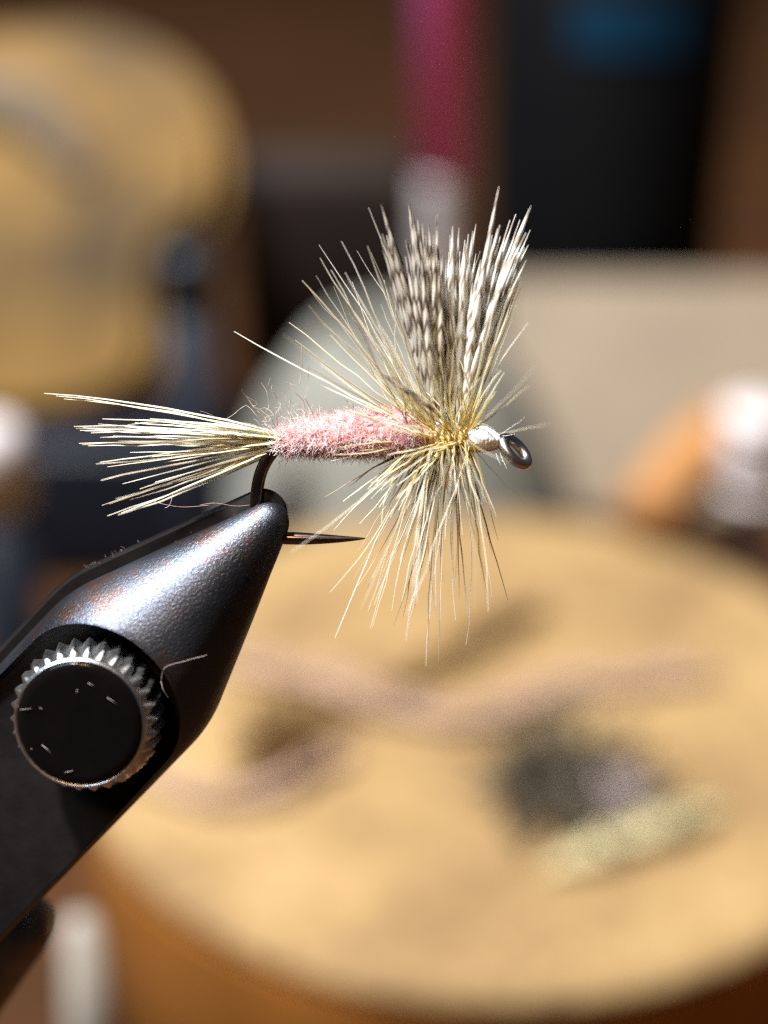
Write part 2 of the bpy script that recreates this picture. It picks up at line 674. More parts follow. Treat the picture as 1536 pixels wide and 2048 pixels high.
# eye
ec = f(1030, 903, 0.05)
maj = Vector((0.69, -0.72, 0))
mnr = Vector((0.72, 0.69, 0))
mnr3 = mnr * 0.42 + Vector((0, 0, -0.9))
eb = MB()
ep, er = [], []
for k in range(49):
    a = 2 * math.pi * k / 48
    ep.append(ec + maj * (0.80 * MM * math.cos(a)) + mnr3.normalized() * (0.66 * MM * math.sin(a)))
    er.append(0.275 * MM)
eb.tube(ep, er, 14, cap=False)
eye = eb.build('hook_eye', M['eye'], hook)
tag(eye, 'bright black nickel eye loop of the hook')

# body
prof = [(545, 888, 7), (558, 886, 16), (575, 884, 22), (600, 880, 30), (640, 876, 36), (700, 871, 43), (760, 867, 46), (795, 866, 45), (822, 868, 38), (842, 871, 28), (890, 876, 14)]
def body_at(x):
    for (x0, y0, r0), (x1, y1, r1) in zip(prof, prof[1:]):
        if x <= x1:
            q = (x - x0) / (x1 - x0)
            q = max(0, min(1, q))
            return y0 + (y1 - y0) * q, r0 + (r1 - r0) * q
    return prof[-1][1], prof[-1][2]
bm = bmesh.new()
rings = []
NB, NA = 90, 40
for i in range(NB + 1):
    x = 545 + (890 - 545) * i / NB
    y, r = body_at(x)
    c = f(x, y)
    ring = []
    for k in range(NA):
        a = 2 * math.pi * k / NA
        wrap = 0.05 * math.sin(2 * math.pi * (x / 27.0) + a)
        nn = noise.noise(Vector((x * 0.05, math.cos(a) * 1.6, math.sin(a) * 1.6))) * 0.12 + noise.noise(Vector((x * 0.16, math.cos(a) * 4, math.sin(a) * 4))) * 0.07
        rr = (r - 3.0) / 40 * MM * (1 + wrap + nn)
        ring.append(bm.verts.new(c + Vector((0, math.cos(a) * rr, math.sin(a) * rr))))
    rings.append(ring)
for a, b in zip(rings, rings[1:]):
    for k in range(NA):
        bm.faces.new((a[k], a[(k + 1) % NA], b[(k + 1) % NA], b[k]))
bm.faces.new(rings[0])
bm.faces.new(rings[-1])
bmesh.ops.recalc_face_normals(bm, faces=bm.faces)
body = obj('body', bm, M['dubbing'], FLY)
tag(body, 'spindle of fuzzy pink wool dubbing')

rnd = random.Random(5)
def curl(p, d, L, n, wob, rn):
    pts = [p.copy()]
    d = d.normalized()
    for i in range(n):
        d = (d + Vector((rn.gauss(0, wob), rn.gauss(0, wob), rn.gauss(0, wob)))).normalized()
        pts.append(pts[-1] + d * (L / n))
    return pts
fz = MB()
for i in range(9500):
    x = 552 + (838 - 552) * rnd.random()
    y, r = body_at(x)
    a = rnd.uniform(0, 2 * math.pi)
    nrm = Vector((0, math.cos(a), math.sin(a)))
    tang = Vector((rnd.gauss(0, 1), 0, 0)) + Vector((0, -math.sin(a), math.cos(a))) * rnd.gauss(0, 1.0)
    p = f(x, y) + nrm * ((r - 4.5) / 40 * MM)
    lift = rnd.uniform(0.08, 0.65)
    L = rnd.uniform(0.25, 0.75) * MM
    if x < 640 and nrm.y > 0.3 and rnd.random() < .35:
        L *= rnd.uniform(1.2, 2.0)
        lift += 0.3
    d = tang.normalized() + nrm * lift
    fz.tube(curl(p, d, L, 3, 0.28, rnd), [.011 * MM, .0105 * MM, .009 * MM, .005 * MM], 3, cap=False)
fuzz = fz.build('dubbing_fuzz', M['fuzz'], body)
tag(fuzz, None, kind='stuff')

# long stray wool fibres at the rear of the body
strays = [((560, 862), (541, 755)), ((548, 868), (492, 792)), ((550, 868), (484, 778)), ((556, 864), (522, 765)), ((552, 866), (500, 800)),
          ((572, 850), (578, 800)), ((585, 845), (566, 782)), ((600, 842), (580, 790)), ((540, 852), (400, 822)), ((620, 838), (586, 800)),
          ((562, 858), (545, 770)), ((566, 856), (556, 790)), ((630, 838), (604, 690)), ((612, 840), (598, 720)), ((700, 826), (690, 795)),
          ((720, 822), (688, 792)), ((760, 818), (735, 806)), ((570, 905), (556, 940)), ((580, 908), (572, 935)), ((552, 866), (515, 820)),
          ((545, 870), (508, 838)), ((590, 842), (610, 800)), ((650, 832), (640, 808)), ((540, 860), (455, 838))]
for i, (a, b) in enumerate(strays):
    rn = random.Random(100 + i)
    za, zb = rn.uniform(-.3, .6), rn.uniform(-.6, .8)
    A, Bq = f(*a, za), f(*b, zb)
    L = (Bq - A).length
    pl = []
    for k in range(8):
        q = k / 7
        w = math.sin(math.pi * q) * L * 0.10
        pl.append(A.lerp(Bq, q) + Vector((rn.gauss(0, 1) * w, rn.gauss(0, 1) * w, rn.gauss(0, 1) * w)))
    pl = spline(pl, 13)
    mb = MB()
    mb.tube(pl, [.017 * MM * (1 - .5 * k / 12) for k in range(13)], 3, cap=False)
    mb.build('stray_fibre', M['stray'], body)

# ---- barbs
def barb(base, tip, bend, r0, mat, parent, name='barb', seg=8, sides=3, flat=1.0, kink=0.0, rn=random, ref=None, taper=1.0):
    L = (tip - base).length
    ax = (tip - base).normalized()
    side = ax.cross(Vector((0, 0, 1)))
    if side.length < 1e-3:
        side = Vector((0, 1, 0))
    side.normalize()
    ctrl = base.lerp(tip, 0.5) + side * bend * L + Vector((0, 0, rn.gauss(0, .03) * L))
    pts, rr = [], []
    for i in range(seg + 1):
        q = i / seg
        p = base * (1 - q) ** 2 + ctrl * 2 * q * (1 - q) + tip * q * q
        if kink and 0 < i < seg:
            p = p + side * rn.gauss(0, kink) * L
        pts.append(p)
        rr.append(r0 * ((1 - q ** 3 * 0.68) if taper == 1.0 else max(0.10, (min(1, 0.35 + q * 2.2)) * (1 - max(0, (q - .45) / .55) ** 1.7 * .93))))
    mb = MB()
    mb.tube(pts, rr, sides, flat, cap=False, ref=ref)
    return mb.build(name, mat, parent)

# tail
tb = MB()
tb.tube([f(552, 884), f(560, 884), f(572, 885), (f(590, 885))], [.2 * MM, .34 * MM, .42 * MM, .3 * MM], 12)
tail = tb.build('tail', M['tail'], FLY)
tag(tail, 'fanned tail of cream hackle fibres')
tips = [(88, 787), (112, 792), (128, 798), (205, 838), (148, 853), (152, 857), (160, 861), (170, 862), (158, 887), (164, 890), (192, 928), (200, 925),
        (202, 961), (215, 934), (245, 968), (204, 1011), (218, 1008), (236, 1030), (215, 1032), (260, 1000), (270, 846), (255, 850), (226, 872),
        (236, 882), (260, 905), (300, 838), (280, 978), (310, 965), (330, 925), (200, 875), (182, 866), (176, 892), (243, 1026), (232, 998),
        (290, 915), (340, 860), (350, 890), (310, 872), (166, 856), (196, 848)]
for i, (x, y) in enumerate(tips):
    rn = random.Random(300 + i)
    q = (y - 787) / 245
    b = f(562 + rn.uniform(0, 14), 872 + 22 * q + rn.uniform(-4, 4), rn.uniform(-.35, .45))
    tp = f(x, y, rn.uniform(-1.6, 1.6))
    barb(b, tp, 0.022 + rn.gauss(0, 0.022) + (0.012 if q < .3 else -.035 * q), rn.uniform(0.040, 0.080) * MM, M['tail'], tail, kink=0.0022, rn=rn)

# hackle: quill wrapped around the shank, barbs all the way round
hs = MB()
hp = []
for k in range(150):
    q = k / 149
    a = 2 * math.pi * 9.5 * q
    x = 824 + (938 - 824) * q
    r = 0.50 * MM
    c = f(x, 876)
    hp.append(c + Vector((0, math.cos(a) * r, math.sin(a) * r)))
hs.tube(hp, .10 * MM, 6)
hs.tube([f(835, 876), f(850, 876), f(930, 878), f(945, 878)], [.36 * MM, .46 * MM, .46 * MM, .36 * MM], 14)
hackle = hs.build('hackle', M['thread_tan'], FLY)
tag(hackle, 'stiff cream hackle wound around the hook behind the head')

seen = [  # base x, base y, tip x, tip y, z of tip
    (845, 862, 468, 663, 1.0), (850, 858, 578, 645, .5), (848, 858, 590, 680, -.5), (862, 850, 604, 561, 1.2), (866, 846, 638, 490, -.8),
    (864, 848, 640, 516, .6), (870, 846, 683, 483, .8), (880, 846, 737, 415, .2), (876, 846, 735, 492, 1.5), (882, 846, 742, 505, -1.0),
    (846, 866, 640, 770, 2.0), (850, 862, 612, 732, 2.5), (856, 856, 660, 670, 2.0), (858, 854, 662, 540, 1.0), (866, 852, 690, 545, 2.0),
    (870, 850, 780, 575, 3.0), (876, 848, 768, 560, -2), (884, 846, 812, 490, -1), (936, 850, 1046, 565, .5), (934, 850, 1040, 555, -.5),
    (938, 852, 1032, 610, 1.0), (940, 856, 1008, 745, 1.5), (930, 848, 1035, 490, -1), (936, 852, 1020, 575, 2), (928, 848, 1004, 545, 2),
    (942, 858, 985, 790, 2.5), (922, 846, 975, 520, -2), (905, 845, 946, 468, -2), (898, 845, 868, 480, -2.5),
    (850, 890, 650, 994, 1.5), (856, 892, 686, 1003, 2.0), (860, 893, 668, 1060, 2.2), (868, 895, 670, 1276, 1.0), (872, 896, 706, 1160, 1.5),
    (876, 897, 745, 1197, 2.0), (874, 896, 748, 1210, -1), (884, 898, 788, 1250, .5), (886, 898, 812, 1272, -.5), (888, 898, 812, 1283, -1),
    (894, 899, 855, 1296, 1), (896, 899, 877, 1322, .3), (892, 899, 852, 1333, -.6), (898, 899, 880, 1240, 1), (902, 899, 906, 1180, 1.5),
    (908, 899, 918, 1198, .6), (914, 899, 938, 1240, -.6), (930, 896, 975, 1074, 1.8), (922, 898, 947, 1117, 2), (928, 897, 985, 1112, -.5),
    (932, 896, 968, 1092, 1.5), (926, 897, 1016, 1200, -.8), (924, 898, 982, 1232, -1.2), (936, 894, 996, 1080, -.8), (938, 893, 982, 1020, 1.5),
    (846, 884, 668, 896, 2.0), (848, 886, 720, 901, 2.5), (850, 888, 662, 922, 1.8), (852, 880, 730, 880, 2.8), (860, 892, 760, 985, 2.5),
    (864, 893, 742, 998, 2.6), (856, 872, 690, 820, 2.6), (870, 894, 760, 1130, 1.2), (880, 897, 800, 1120, 2.4), (890, 898, 830, 1190, 2.2),
    (886, 898, 840, 1090, 3.0), (900, 899, 868, 1150, 2.6), (906, 899, 890, 1080, 3.2), (868, 894, 718, 1100, 2.2), (874, 896, 780, 1035, 3.2),
    (910, 899, 925, 1070, 3), (918, 898, 950, 1040, 3), (866, 850, 745, 620, 2.4), (872, 848, 790, 640, 2.6), (890, 846, 830, 640, 3.0),
    (880, 897, 806, 1235, .2), (882, 898, 822, 1215, -1.5), (866, 894, 735, 1175, -1.6), (870, 895, 792, 1165, -2)]
cnt = 0
for i, (bx, by, tx, ty, z) in enumerate(seen):
    rn = random.Random(500 + i)
    up = ty < 860
    b = f(bx + rn.uniform(-3, 3), 876 + (by - 876) * .75, .35 * (1 if z > 0 else -1) * rn.random())
    barb(b, f(tx, ty, z * .55), rn.gauss(0, 0.026) + (.03 if (tx < 700 and not up) else 0) , (rn.uniform(0.040, 0.072) if up else rn.uniform(0.028, 0.054)) * MM, M['hackle'], hackle, kink=0.0035, rn=rn)
    cnt += 1
rn = random.Random(77)
while cnt < 205:
    x = rn.uniform(822, 944)
    k = (x - 822) / 122
    th = rn.uniform(0, 2 * math.pi)
    if math.cos(th) < -0.1 and rn.random() < 0.38:
        continue
    L = rn.uniform(6.2, 9.6) * MM
    lean = (-0.66 + 0.92 * k) + rn.gauss(0, 0.24)
    lean = max(-0.78, min(lean, 0.38))
    if math.cos(th) < 0:
        lean *= 0.75
    d = Vector((lean, math.cos(th), math.sin(th) * .62)).normalized()
    if d.z > 0.72:                      # those that would poke at the lens are shorter
        L *= 0.72
    if math.cos(th) < -0.2:
        L *= 1.05
    c = f(x, 876)
    b = c + Vector((0, math.cos(th), math.sin(th))) * .5 * MM
    barb(b, b + d * L, rn.gauss(0, 0.055), rn.uniform(0.018, 0.040) * MM, M['hackle'], hackle, kink=0.004, rn=rn)
    cnt += 1

# short webby barbs that hide the windings
rn = random.Random(78)
while cnt < 296:
    x = rn.uniform(812, 940)
    k = (x - 812) / 128
    th = rn.uniform(0.1, 2.9) if rn.random() < .85 else rn.uniform(0, 6.283)
    d = Vector((-0.95 + 1.0 * k + rn.gauss(0, .35), math.cos(th) + .15, math.sin(th) * .4)).normalized()
    b = f(x, 876) + Vector((0, math.cos(th), math.sin(th))) * rn.uniform(.40, .58) * MM
    barb(b, b + d * rn.uniform(2.0, 4.6) * MM, rn.gauss(0, 0.09), rn.uniform(0.030, 0.055) * MM, M['hackle'], hackle, kink=0.006, rn=rn)
    cnt += 1

# wings: two upright clumps of barred flank fibres
def wing(label, root, tips, mat, zt, seed, extra):
    wb = MB()
    b0 = f(root[0], root[1] + 30, zt[0] * .3)
    b1 = f(root[0], root[1] - 10, zt[0] * .5)
    wb.tube([b0, b0.lerp(b1, .5), b1], [.28 * MM, .34 * MM, .22 * MM], 10)
    w = wb.build('wing', mat, FLY)
    tag(w, label)
    rn = random.Random(seed)
    al = list(tips)
    so = sorted(tips)
    for i in range(extra):
        s_ = (i + rn.random()) / extra * (len(so) - 1)
        k = min(int(s_), len(so) - 2)
        a, b, q = so[k], so[k + 1], s_ - k
        al.append((a[0] + (b[0] - a[0]) * q, a[1] + (b[1] - a[1]) * q + rn.uniform(5, 100)))
    for (x, y) in al:
        b = f(root[0] + (x - root[0]) * .10 + rn.uniform(-7, 7), root[1] + rn.uniform(-6, 10), zt[0] * .4 + rn.uniform(-.2, .2))
        tp = f(x, y, rn.uniform(*zt))
        ref = (Vector((1, 0, 0)) + Vector((0, 0, rn.gauss(0, .18)))).normalized()
        barb(b, tp, (x - root[0]) / 1000 * -0.25 + rn.gauss(0, .012), rn.uniform(.15, .23) * MM, mat, w, name='wing_barb',
             seg=10, sides=4, flat=.22, rn=rn, ref=ref, taper=2.0)
    return w
wing('barred grey-brown flank feather wing leaning back over the body', (880, 845),
     [(762, 408), (766, 425), (818, 408), (826, 428), (836, 440), (845, 448), (858, 448), (874, 430), (780, 460), (800, 520), (822, 470), (868, 470), (884, 500)],
     M['wing_dark'], (0.2, 1.1), 21, 36)
wing('paler barred flank feather wing leaning toward the hook eye', (908, 845),
     [(998, 373), (1062, 412), (1058, 418), (1052, 466), (1000, 450), (1032, 428), (1020, 440), (1040, 440), (905, 452), (918, 455), (952, 448), (946, 462), (985, 470), (962, 520), (930, 480), (892, 520), (900, 470), (926, 505), (937, 468), (912, 560), (945, 540)],
     M['wing_lit'], (-1.1, 0.3), 22, 28)
# one barred fibre that strayed down over the hackle
rn = random.Random(9)
for (x, y) in ((752, 740), (764, 752), (775, 748)):
    barb(f(884, 835, 1.0), f(x, y, 3.0), .03, .10 * MM, M['wing_dark'], bpy.data.objects['wing'], name='wing_barb', seg=10, sides=4, flat=.3, rn=rn, ref=Vector((.6, .7, .2)).normalized(), taper=2.0)

# thread head
hd = [(932, 880, 22), (940, 878, 25), (950, 877, 28), (962, 876, 29), (975, 877, 27), (986, 879, 22), (995, 881, 17), (1003, 883, 12), (1008, 884, 6)]
bm = bmesh.new()
rings = []
NR, NA = 130, 32
for i in range(NR + 1):
    x = 932 + 76 * i / NR
    for (x0, y0, r0), (x1, y1, r1) in zip(hd, hd[1:]):
        if x <= x1 + 1e-6:
            q = (x - x0) / (x1 - x0)
            y, r = y0 + (y1 - y0) * q, r0 + (r1 - r0) * q
            break
    c = f(x, y)
    ring = []
    for k in range(NA):
        a = 2 * math.pi * k / NA
        s = (x / 7.2 + k / NA) % 1.0
        rr = r / 40 * MM + 0.020 * MM * (math.sqrt(max(0, 1 - (2 * s - 1) ** 2)) - .6)
        rr *= 1 + .08 * noise.noise(Vector((x * .06, math.cos(a), math.sin(a))))
        ring.append(bm.verts.new(c + Vector((0, math.cos(a) * rr, math.sin(a) * rr))))
    rings.append(ring)
for a, b in zip(rings, rings[1:]):
    for k in range(NA):
        bm.faces.new((a[k], a[(k + 1) % NA], b[(k + 1) % NA], b[k]))
bm.faces.new(rings[0])
bm.faces.new(rings[-1])
bmesh.ops.recalc_face_normals(bm, faces=bm.faces)
head = obj('thread_head', bm, M['thread'], FLY)
tag(head, 'small head of wound white thread')
for i, (a, b) in enumerate((((995, 872), (1050, 834)), ((1004, 872), (1030, 868)), ((1000, 905), (1014, 938)), ((990, 900), (1002, 930)), ((950, 905), (966, 894)))):
    rn = random.Random(900 + i)
    barb(f(*a, .3), f(*b, .6), .05, .018 * MM, M['thread'], head, name='thread_end', rn=rn, kink=.01)

# ------------------------------------------------------------------ lint caught on the vise
lints = [((322, 1362), (330, 1335), (370, 1322), (414, 1310), 4.2), ((322, 1362), (326, 1378), (334, 1392), (336, 1394), 4.2),
         ((305, 1002), (335, 1010), (370, 1014), (420, 1010), 1.0), ((345, 985), (343, 1000), (338, 1012), (330, 1016), 1.2),
         ((400, 1010), (430, 1006), (470, 1012), (500, 1010), .5), ((748, 1028), (749, 1035), (752, 1044), (755, 1050), 1.0)]
for i, (a, b, c, d, z) in enumerate(lints[:5]):
    mb = MB()
    mb.tube(spline([f(*a, z), f(*b, z + .1), f(*c, z), f(*d, z - .1)], 14), .016 * MM, 3)
    mb.build('lint_fibre', M['stray'], VISE)
rn = random.Random(31)
dz = MB()
for i in range(170):
    q = rn.random()
    x, y = 505 - 330 * q, 1016 + 118 * q + rn.uniform(-1, 10)
    p = f(x, y, rn.uniform(-1.0, -.3))
    d = Vector((rn.gauss(0, 1), rn.gauss(.3, .8), rn.gauss(0, 1)))
    dz.tube(curl(p, d, rn.uniform(.15, .6) * MM, 4, .5, rn), .007 * MM, 3, cap=False)
tag(dz.build('dust', M['stray'], VISE), None, kind='stuff')
capz = (SEAT_Z + KH + .36 * MM) / MM
for (x, y, dx, dy) in ((152, 1388, 3, -9), (40, 1419, 24, -2), (80, 1416, 6, 4), (176, 1366, 14, 8), (214, 1395, 22, 16), (84, 1490, 22, 22), (130, 1545, 16, -4), (60, 1500, 4, -4)):
    mb = MB()
    mb.tube([f(x, y, capz), f(x + dx * .5, y + dy * .4, capz + .05), f(x + dx, y + dy, capz)], .010 * MM, 3)
    mb.v = [v_ - knob.location for v_ in mb.v]
    mb.build('lint_speck', M['lint'], knob)

# ------------------------------------------------------------------ scraps on the cork
Zc = DISC_H
M['mauve'] = plain('mauve_wool', (0.30, 0.20, 0.15), 0.9, 0, 0.2, 300)
M['olive_dark'] = plain('dark_olive_fur', (0.055, 0.045, 0.03), 0.8, 0, 0.4, 300)
M['greenish'] = plain('pale_green_feather', (0.42, 0.36, 0.20), 0.7, 0, 0.2, 200)
M['lavender'] = plain('lavender_fluff', (0.30, 0.24, 0.24), 0.8, 0, 0.15, 200)
M['brown_fur'] = plain('brown_fur', (0.10, 0.052, 0.016), 0.85, 0, 0.4, 300)

def strand(name, pxs, rad, mat, label, cat, z=0.0012, n=26, ply=12, group=None):
    """a loose hank of fibres lying on the cork"""
    base = [G(x, y, Zc + z) for x, y in pxs]
    mb = MB()
    rn = random.Random(len(name) + int(pxs[0][0]))
    for k in range(ply):
        off = [Vector((rn.gauss(0, rad * .75), rn.gauss(0, rad * .75), abs(rn.gauss(0, rad * .4)))) for _ in base]
        pl = spline([b + o for b, o in zip(base, off)], n)
        mb.tube(pl, .00032, 4)
    o = mb.build(name, mat)
    tag(o, label, cat, group)
    return o
strand('wool_strand', [(480, 1330), (600, 1350), (740, 1400), (880, 1440), (1010, 1420), (1110, 1375), (1250, 1360), (1390, 1345)], .0017, M['mauve'],
       'long mauve wool strand waving across the cork toward the dark fur', 'wool')
strand('wool_strand', [(300, 1545), (400, 1590), (520, 1590), (620, 1540), (690, 1505)], .0013, M['mauve'],
       'short mauve wool strand curving beside the brown fur tuft', 'wool')
strand('brown_feather', [(520, 1500), (640, 1440), (800, 1375), (940, 1290), (1075, 1225)], .0013, M['brown_fur'],  # painted shadow: brown fibres laid along a dark diagonal on the cork
       'brown fibres standing in for a shadow slantwise under the mauve strand', 'feather')

def tuft(name, px, py, rx, ry, n, L, rad, mat, label, cat, seed):
    rn = random.Random(seed)
    c = G(px, py, Zc)
    mb = MB()
    for i in range(n):
        a = rn.uniform(0, 6.283)
        q = math.sqrt(rn.random())
        p = c + Vector((math.cos(a) * rx * q, math.sin(a) * ry * q, .0006 + rn.random() * .0035 * (1 - q)))
        d = Vector((rn.gauss(0, 1), rn.gauss(0, 1), rn.uniform(-.1, .5)))
        pl = curl(p, d, L * rn.uniform(.6, 1.3), 4, .35, rn)
        for v in pl:
            v.z = max(v.z, Zc + .0004)
        mb.tube(pl, rad, 3)
    o = mb.build(name, mat)
    tag(o, label, cat)
    return o
tuft('fur_tuft', 562, 1500, .0030, .0050, 160, .005, .00022, M['brown_fur'], 'small brown fur tuft between the two mauve strands', 'fur', 1)
tuft('fur_tuft', 1150, 1590, 0.0085, .0085, 230, .007, .00028, M['olive_dark'], 'large dark olive fur clump behind the pale green feather', 'fur', 2)
tuft('fluff', 1215, 1625, .0026, .0034, 130, .004, .00022, M['lavender'], 'lavender fluff tuft nestled in the dark fur clump', 'fluff', 3)

def feather(name, a, b, wid, mat, label, z=.0008):
    """quill with two rows of thin barbs"""
    A, Bq = G(*a, Zc + z), G(*b, Zc + z)
    d = Bq - A
    sd = d.cross(Vector((0, 0, 1))).normalized()
    rn = random.Random(4)
    o = empty(name, Matrix.Translation(A))
    tag(o, label, 'feather')
    mb = MB()
    for i in range(70):
        q = .04 + .94 * i / 70
        w = wid * math.sin(math.pi * min(1, q * .9 + .1)) ** .5
        for sg in (-1, 1):
            p = d * q + Vector((0, 0, .0010 * math.sin(q * 3)))
            e = p + sd * sg * w * rn.uniform(.75, 1.2) + d * .10 + Vector((0, 0, rn.uniform(-.0003, .0008)))
            mb.tube([p, p.lerp(e, .5) + Vector((0, 0, .0003)), e], [.00030, .00030, .00012], 3)
    tag(mb.build('vane', mat, o), None, kind='stuff')
    mb = MB()
    mb.tube([Vector((0, 0, 0)), d * .5 + Vector((0, 0, .0010)), d * 1.02 + Vector((0, 0, .0002))], [.0003, .00025, .0001], 6)
    mb.build('quill', mat, o)
    return o
feather('feather', (1085, 1745), (1425, 1625), .0021, M['greenish'], 'pale green feather lying in front of the dark fur clump')

# ------------------------------------------------------------------ things standing behind, on the table
M['grey_tub'] = plain('grey_plastic', (0.15, 0.15, 0.13), 0.55, 0, 0.12, 40)
M['beige'] = plain('beige_card', (0.235, 0.188, 0.135), 0.7, 0, 0.12, 40)
M['panel_core'] = plain('pale_core_card', (0.45, 0.40, 0.32), 0.8, 0, 0.12, 40)
M['pale_tube'] = plain('pale_grey_plastic', (0.22, 0.20, 0.17), 0.5, 0, 0.1, 60)
M['black_plastic'] = plain('black_plastic', (0.0015, 0.0015, 0.002), 0.7, 0, 0.2, 60)
M['black_plastic'].node_tree.nodes['Principled BSDF'].inputs['Specular IOR Level'].default_value = 0.1
M['blue_label'] = plain('blue_label', (0.001, 0.020, 0.045), 0.5, 0, 0.2, 60)
M['pink_handle'] = plain('magenta_handle', (0.88, 0.18, 0.60), 0.5, 0, 0.1, 60)
M['ferrule'] = plain('brushed_ferrule', (0.34, 0.31, 0.31), 0.5, 0.2, 0.1, 300)
M['tan_wood'] = plain('tan_wood', (0.115, 0.062, 0.010), 0.6, 0, 0.85, 26)
M['grey_cloth'] = plain('grey_brown_cloth', (0.10, 0.075, 0.05), 0.9, 0, 0.2, 60)
M['navy'] = plain('navy_lacquer', (0.008, 0.010, 0.016), 0.4, 0, 0.2, 60)
M['navy_cap'] = plain('slate_cap', (0.009, 0.011, 0.015), 0.4, 0, 0.2, 60)
M['orange_wood'] = plain('orange_wood', (0.26, 0.125, 0.045), 0.5, 0, 0.2, 60)
M['white_plastic'] = plain('white_plastic', (0.42, 0.385, 0.38), 0.35, 0, 0.06, 60)

def world_x(px, y, z):
    """x of a pixel column at ground distance y, height z"""
    dep = y * math.cos(PITCH) + (CAM.z - z) * math.sin(PITCH)
    return (px - 768) / FPX * dep
def world_z(py, y):
    v = (1024 - py) / FPX
    return CAM.z + y * math.tan(math.atan(v) - PITCH)

# grey tub
ty = 0.238
zt = world_z(720, ty)
tub = empty('grey_tub', Matrix.Translation((world_x(800, ty, zt * .5), ty + .014, 0.0003)))
tag(tub, 'round grey plastic tub behind the cork block, holding the magenta-handled tool', 'tub')
r1 = .032
obj('tub_wall', lathe([(0, 0), (r1 + .004, 0), (r1 + .005, .003), (r1 + .002, zt * .30), (r1 - .003, zt * .55), (r1 - .009, zt * .78), (r1 - .016, zt * .95), (r1 - .019, zt), (r1 - .021, zt - .002), (r1 - .021, .01), (0, .01)], 64), M['grey_tub'], tub)

# beige notebook for a box front, leaned back to catch light
by, LB = 0.292, R(25)
bh = 0.0489
x0, x1 = world_x(1010, by, .04), world_x(1760, by, .04)
box = empty('beige_panel', Matrix.Translation(((x0 + x1) / 2, by, 0.0003)) @ Matrix.Rotation(-LB, 4, 'X'))
tag(box, 'beige notebook for a box front, leaned back to catch light against the black bottle, behind the grey tub', 'panel')
for nm, y_, th_, mt, ins in (('front_board', .0008, .0015, 'beige', 0), ('inner_board', .0048, .006, 'panel_core', .001), ('back_board', .0088, .0015, 'beige', 0)):
    c_ = obj(nm, rbox(x1 - x0 - 2 * ins, th_, bh - ins, .0004, 2), M[mt], box, smooth=False)
    c_.location = (0, y_, 0)

# tool with a magenta handle, standing in the tub
py_ = ty + .014
zb = world_z(352, py_)
tool = empty('tying_tool', Matrix.Translation((world_x(903, py_, zb), py_, .0108)))
tag(tool, 'tying tool with magenta handle and dull silver ferrule standing upright', 'tool')
w = 51 / FPX * (py_ * math.cos(PITCH) + (CAM.z - zb) * math.sin(PITCH))
obj('ferrule', lathe([(0, 0), (w * .6, 0), (w * .9, .03), (w * .95, zb - .03), (w * .97, zb - .012), (w * .97, zb - .0105), (0, zb - .0105)], 32), M['ferrule'], tool)
obj('handle', lathe([(0, zb - .0103), (w, zb - .0103), (w * 1.02, zb + .05), (w * .95, zb + .065), (w * .6, zb + .07), (0, zb + .071)], 32), M['pink_handle'], tool)
tool.rotation_euler = (0, R(-1.2), 0)

# black bottle with a blue label
ky = 0.335
kz = world_z(-60, ky)
kx0, kx1 = world_x(985, ky, .06), world_x(1500, ky, .06)
kr = (kx1 - kx0) / 2
bot = empty('black_bottle', Matrix.Translation(((kx0 + kx1) / 2, ky + kr, 0.0003)))
tag(bot, 'big black bottle with a dark blue band behind the beige notebook', 'bottle')
obj('bottle_body', lathe([(0, 0), (kr * .96, 0), (kr, .003), (kr, kz * .95), (kr * .9, kz * 1.05), (kr * .5, kz * 1.12), (0, kz * 1.12)], 48), M['black_plastic'], bot)
lz = world_z(110, ky)
lab = bmesh.new()
L0, L1 = [], []
for k in range(17):
    a = R(-90 - 26 + 52 * k / 16)
    for rr_, lst in ((kr + .0006, L0), (kr + .0002, L1)):
        lst.append([lab.verts.new((rr_ * math.cos(a), rr_ * math.sin(a), z)) for z in (lz, kz * .94)])
for k in range(16):
    lab.faces.new((L0[k][0], L0[k + 1][0], L0[k + 1][1], L0[k][1]))
    lab.faces.new((L1[k][1], L1[k + 1][1], L1[k + 1][0], L1[k][0]))
lb = obj('bottle_label', lab, M['blue_label'], bot)
tag(lb, 'dark blue label')

# tan wooden cut-out leaning back in a dark stand
cd = 0.30
ol = [(-150, 60), (60, 40), (200, 42), (320, 85), (400, 155), (443, 250), (450, 350), (422, 440), (345, 490), (325, 560), (328, 650), (318, 720), (270, 785), (180, 830), (60, 850), (-150, 850)]
org = B(150, 850, cd)
carve = empty('wooden_carving', Matrix.Translation((org.x, org.y, 0.0003)))
tag(carve, 'tan wooden cut-out with rounded outline and a grey strap, beside the navy post', 'carving')
LEAN = R(34)
nrm = Vector((0, -math.cos(LEAN), math.sin(LEAN)))
def on_slab(px, py, off=0.0):
    p = CMAT @ Vector(((px - 768) / FPX, (1024 - py) / FPX, -1.0))
    d = p - CAM
    t_ = ((org + nrm * off) - CAM).dot(nrm) / d.dot(nrm)
    return CAM + d * t_ - Vector((org.x, org.y, 0.0003))
smooth_ol = spline([Vector((*p, 0)) for p in ol], 60)
bm = bmesh.new()
fv = [bm.verts.new(on_slab(v.x, v.y)) for v in smooth_ol]
bv_ = [bm.verts.new(on_slab(v.x, v.y) - nrm * .014) for v in smooth_ol]
bm.faces.new(fv)
bm.faces.new(list(reversed(bv_)))
for k in range(60):
    bm.faces.new((fv[k], bv_[k], bv_[(k + 1) % 60], fv[(k + 1) % 60]))
bmesh.ops.recalc_face_normals(bm, faces=bm.faces)
bmesh.ops.bevel(bm, geom=[e for e in bm.edges if len(e.link_faces) == 2 and e.calc_face_angle(0) > 1.0], offset=.004, segments=4, affect='EDGES')
lob = obj('carving_body', bm, M['tan_wood'], carve)
